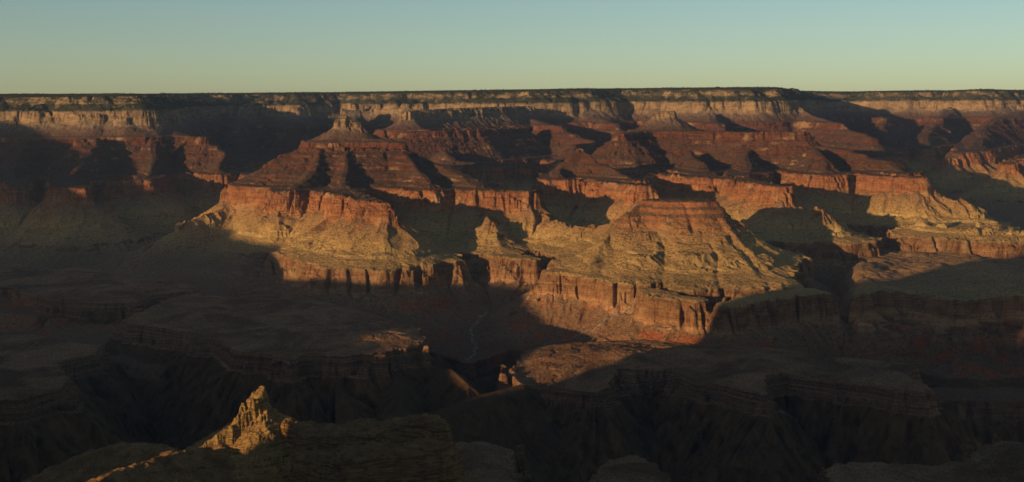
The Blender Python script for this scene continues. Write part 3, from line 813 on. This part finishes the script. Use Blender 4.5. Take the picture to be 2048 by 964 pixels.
def creek(pts, w):
    P0 = [ground(a, c) for a, c in pts]
    path = []
    for i in range(len(P0) - 1):
        for q in range(14):
            t_ = q / 14; path.append((P0[i][0] * (1 - t_) + P0[i + 1][0] * t_, P0[i][1] * (1 - t_) + P0[i + 1][1] * t_))
    vs, fs = [], []
    for i, (x, y) in enumerate(path):
        a = path[max(i - 1, 0)]; c = path[min(i + 1, len(path) - 1)]
        dx, dy = c[0] - a[0], c[1] - a[1]; L = math.hypot(dx, dy) + 1e-6
        ww = w * (0.7 + 0.5 * math.sin(i * 0.9) * math.sin(i * 0.37)); jx = 5 * math.sin(i * 0.31) + 4 * math.sin(i * 0.83)
        for sgn in (-1, -.33, .33, 1):
            X_, Y_ = x + (-dy / L) * (ww * sgn + jx), y + (dx / L) * (ww * sgn + jx)
            vs.append((X_, Y_, zat(X_, Y_) + 1.2))
    for i in range(len(path) - 1):
        for q in range(3): fs.append((i * 4 + q, i * 4 + q + 1, i * 4 + q + 5, i * 4 + q + 4))
    me = bpy.data.meshes.new("creek_bed"); me.from_pydata(vs, [], fs); me.materials.append(kb.m)
    o = bpy.data.objects.new("creek_bed", me); col.objects.link(o); o["kind"] = 'structure'
creek(creeks[0], 9.0); creek(creeks[1], 5.0)

# ------------------------------------------------------------------ forest on the rim
def forest():
    rg = np.random.RandomState(3)
    S = ZZ - dip(XX, YY)
    gy = np.gradient(ZZ, axis=0) / np.gradient(YY, axis=0)
    top = (S > 2322) & (OWN == KI['canyon_rim'])
    # keep to the strip along the brink
    first = np.argmax(top, axis=0)
    rr = np.arange(nrow)[:, None]
    strip = top & (rr < first[None] + 60)
    slope = (S > 2192) & (S < 2322) & (np.abs(gy) < 0.9) & (OWN == KI['canyon_rim'])
    a = np.argwhere(strip); bq = np.argwhere(slope)
    a = a[rg.choice(len(a), min(9000, len(a)), replace=False)]; bq = bq[rg.choice(len(bq), min(16000, len(bq)), replace=False)]
    idx = np.concatenate([a, bq])
    x = XX[idx[:, 0], idx[:, 1]] + rg.uniform(-8, 8, len(idx)); y = YY[idx[:, 0], idx[:, 1]] + rg.uniform(-8, 8, len(idx)); z = ZZ[idx[:, 0], idx[:, 1]]
    h = np.where(np.arange(len(idx)) < len(a), rg.uniform(5, 15, len(idx)) * (0.6 + 0.5 * np.sin(x / 170.0) * np.sin(y / 230.0)), rg.uniform(4, 9, len(idx))); r = h * rg.uniform(.22, .38, len(idx))
    n = len(idx); V = np.zeros((n, 11, 3), f32)
    for k in range(5):
        th = rg.uniform(0, .6, n) + k * 2 * math.pi / 5
        V[:, k] = np.stack([x + r * np.cos(th), y + r * np.sin(th), z - 2 + h * .12], -1)
        V[:, 5 + k] = np.stack([x + .7 * r * np.cos(th + .5), y + .7 * r * np.sin(th + .5), z + h * .5], -1)
    V[:, 10] = np.stack([x, y, z + h], -1)
    tr = []
    for k in range(5):
        k2 = (k + 1) % 5
        tr += [(k, k2, 5 + k), (k2, 5 + k2, 5 + k), (5 + k, 5 + k2, 10)]
    T = (np.array(tr)[None] + (np.arange(n) * 11)[:, None, None]).reshape(-1, 3).astype(np.int32)
    me = bpy.data.meshes.new("forest"); me.vertices.add(n * 11); me.vertices.foreach_set("co", V.ravel())
    me.loops.add(T.size); me.loops.foreach_set("vertex_index", T.ravel())
    me.polygons.add(len(T)); me.polygons.foreach_set("loop_start", np.arange(0, T.size, 3, dtype=np.int32)); me.update(calc_edges=True)
    k = NB("pine_needles"); k.nt.links.new(k.mix(k.noise((.01, .01, .01), 3), (.014, .019, .009), (.032, .035, .018)), k.b.inputs["Base Color"])
    me.materials.append(k.m)
    o = bpy.data.objects.new("forest", me); col.objects.link(o); o["kind"] = 'stuff'
forest()

# ------------------------------------------------------------------ haze
def haze_box():
    x0, x1, y0, y1, zb, zt = -12500.0, 12500.0, -6000.0, 45000.0, 600.0, 2900.0
    vs = [(x, y, z) for z in (zb, zt) for y in (y0, y1) for x in (x0, x1)]
    fs = [(0, 2, 3, 1), (4, 5, 7, 6), (0, 1, 5, 4), (2, 6, 7, 3), (0, 4, 6, 2), (1, 3, 7, 5)]
    me = bpy.data.meshes.new("haze"); me.from_pydata(vs, [], fs)
    m = bpy.data.materials.new("haze"); m.use_nodes = True; nt = m.node_tree
    for n in list(nt.nodes):
        if n.type != 'OUTPUT_MATERIAL': nt.nodes.remove(n)
    pv = nt.nodes.new("ShaderNodeVolumePrincipled"); pv.inputs["Density"].default_value = HAZE
    pv.inputs["Color"].default_value = (.50, .66, 1.0, 1); pv.inputs["Anisotropy"].default_value = 0.3
    nt.links.new(pv.outputs[0], nt.nodes["Material Output"].inputs["Volume"])
    me.materials.append(m)
    o = bpy.data.objects.new("haze", me); col.objects.link(o); o["kind"] = 'stuff'
HAZE = 9.0e-6
haze_box()
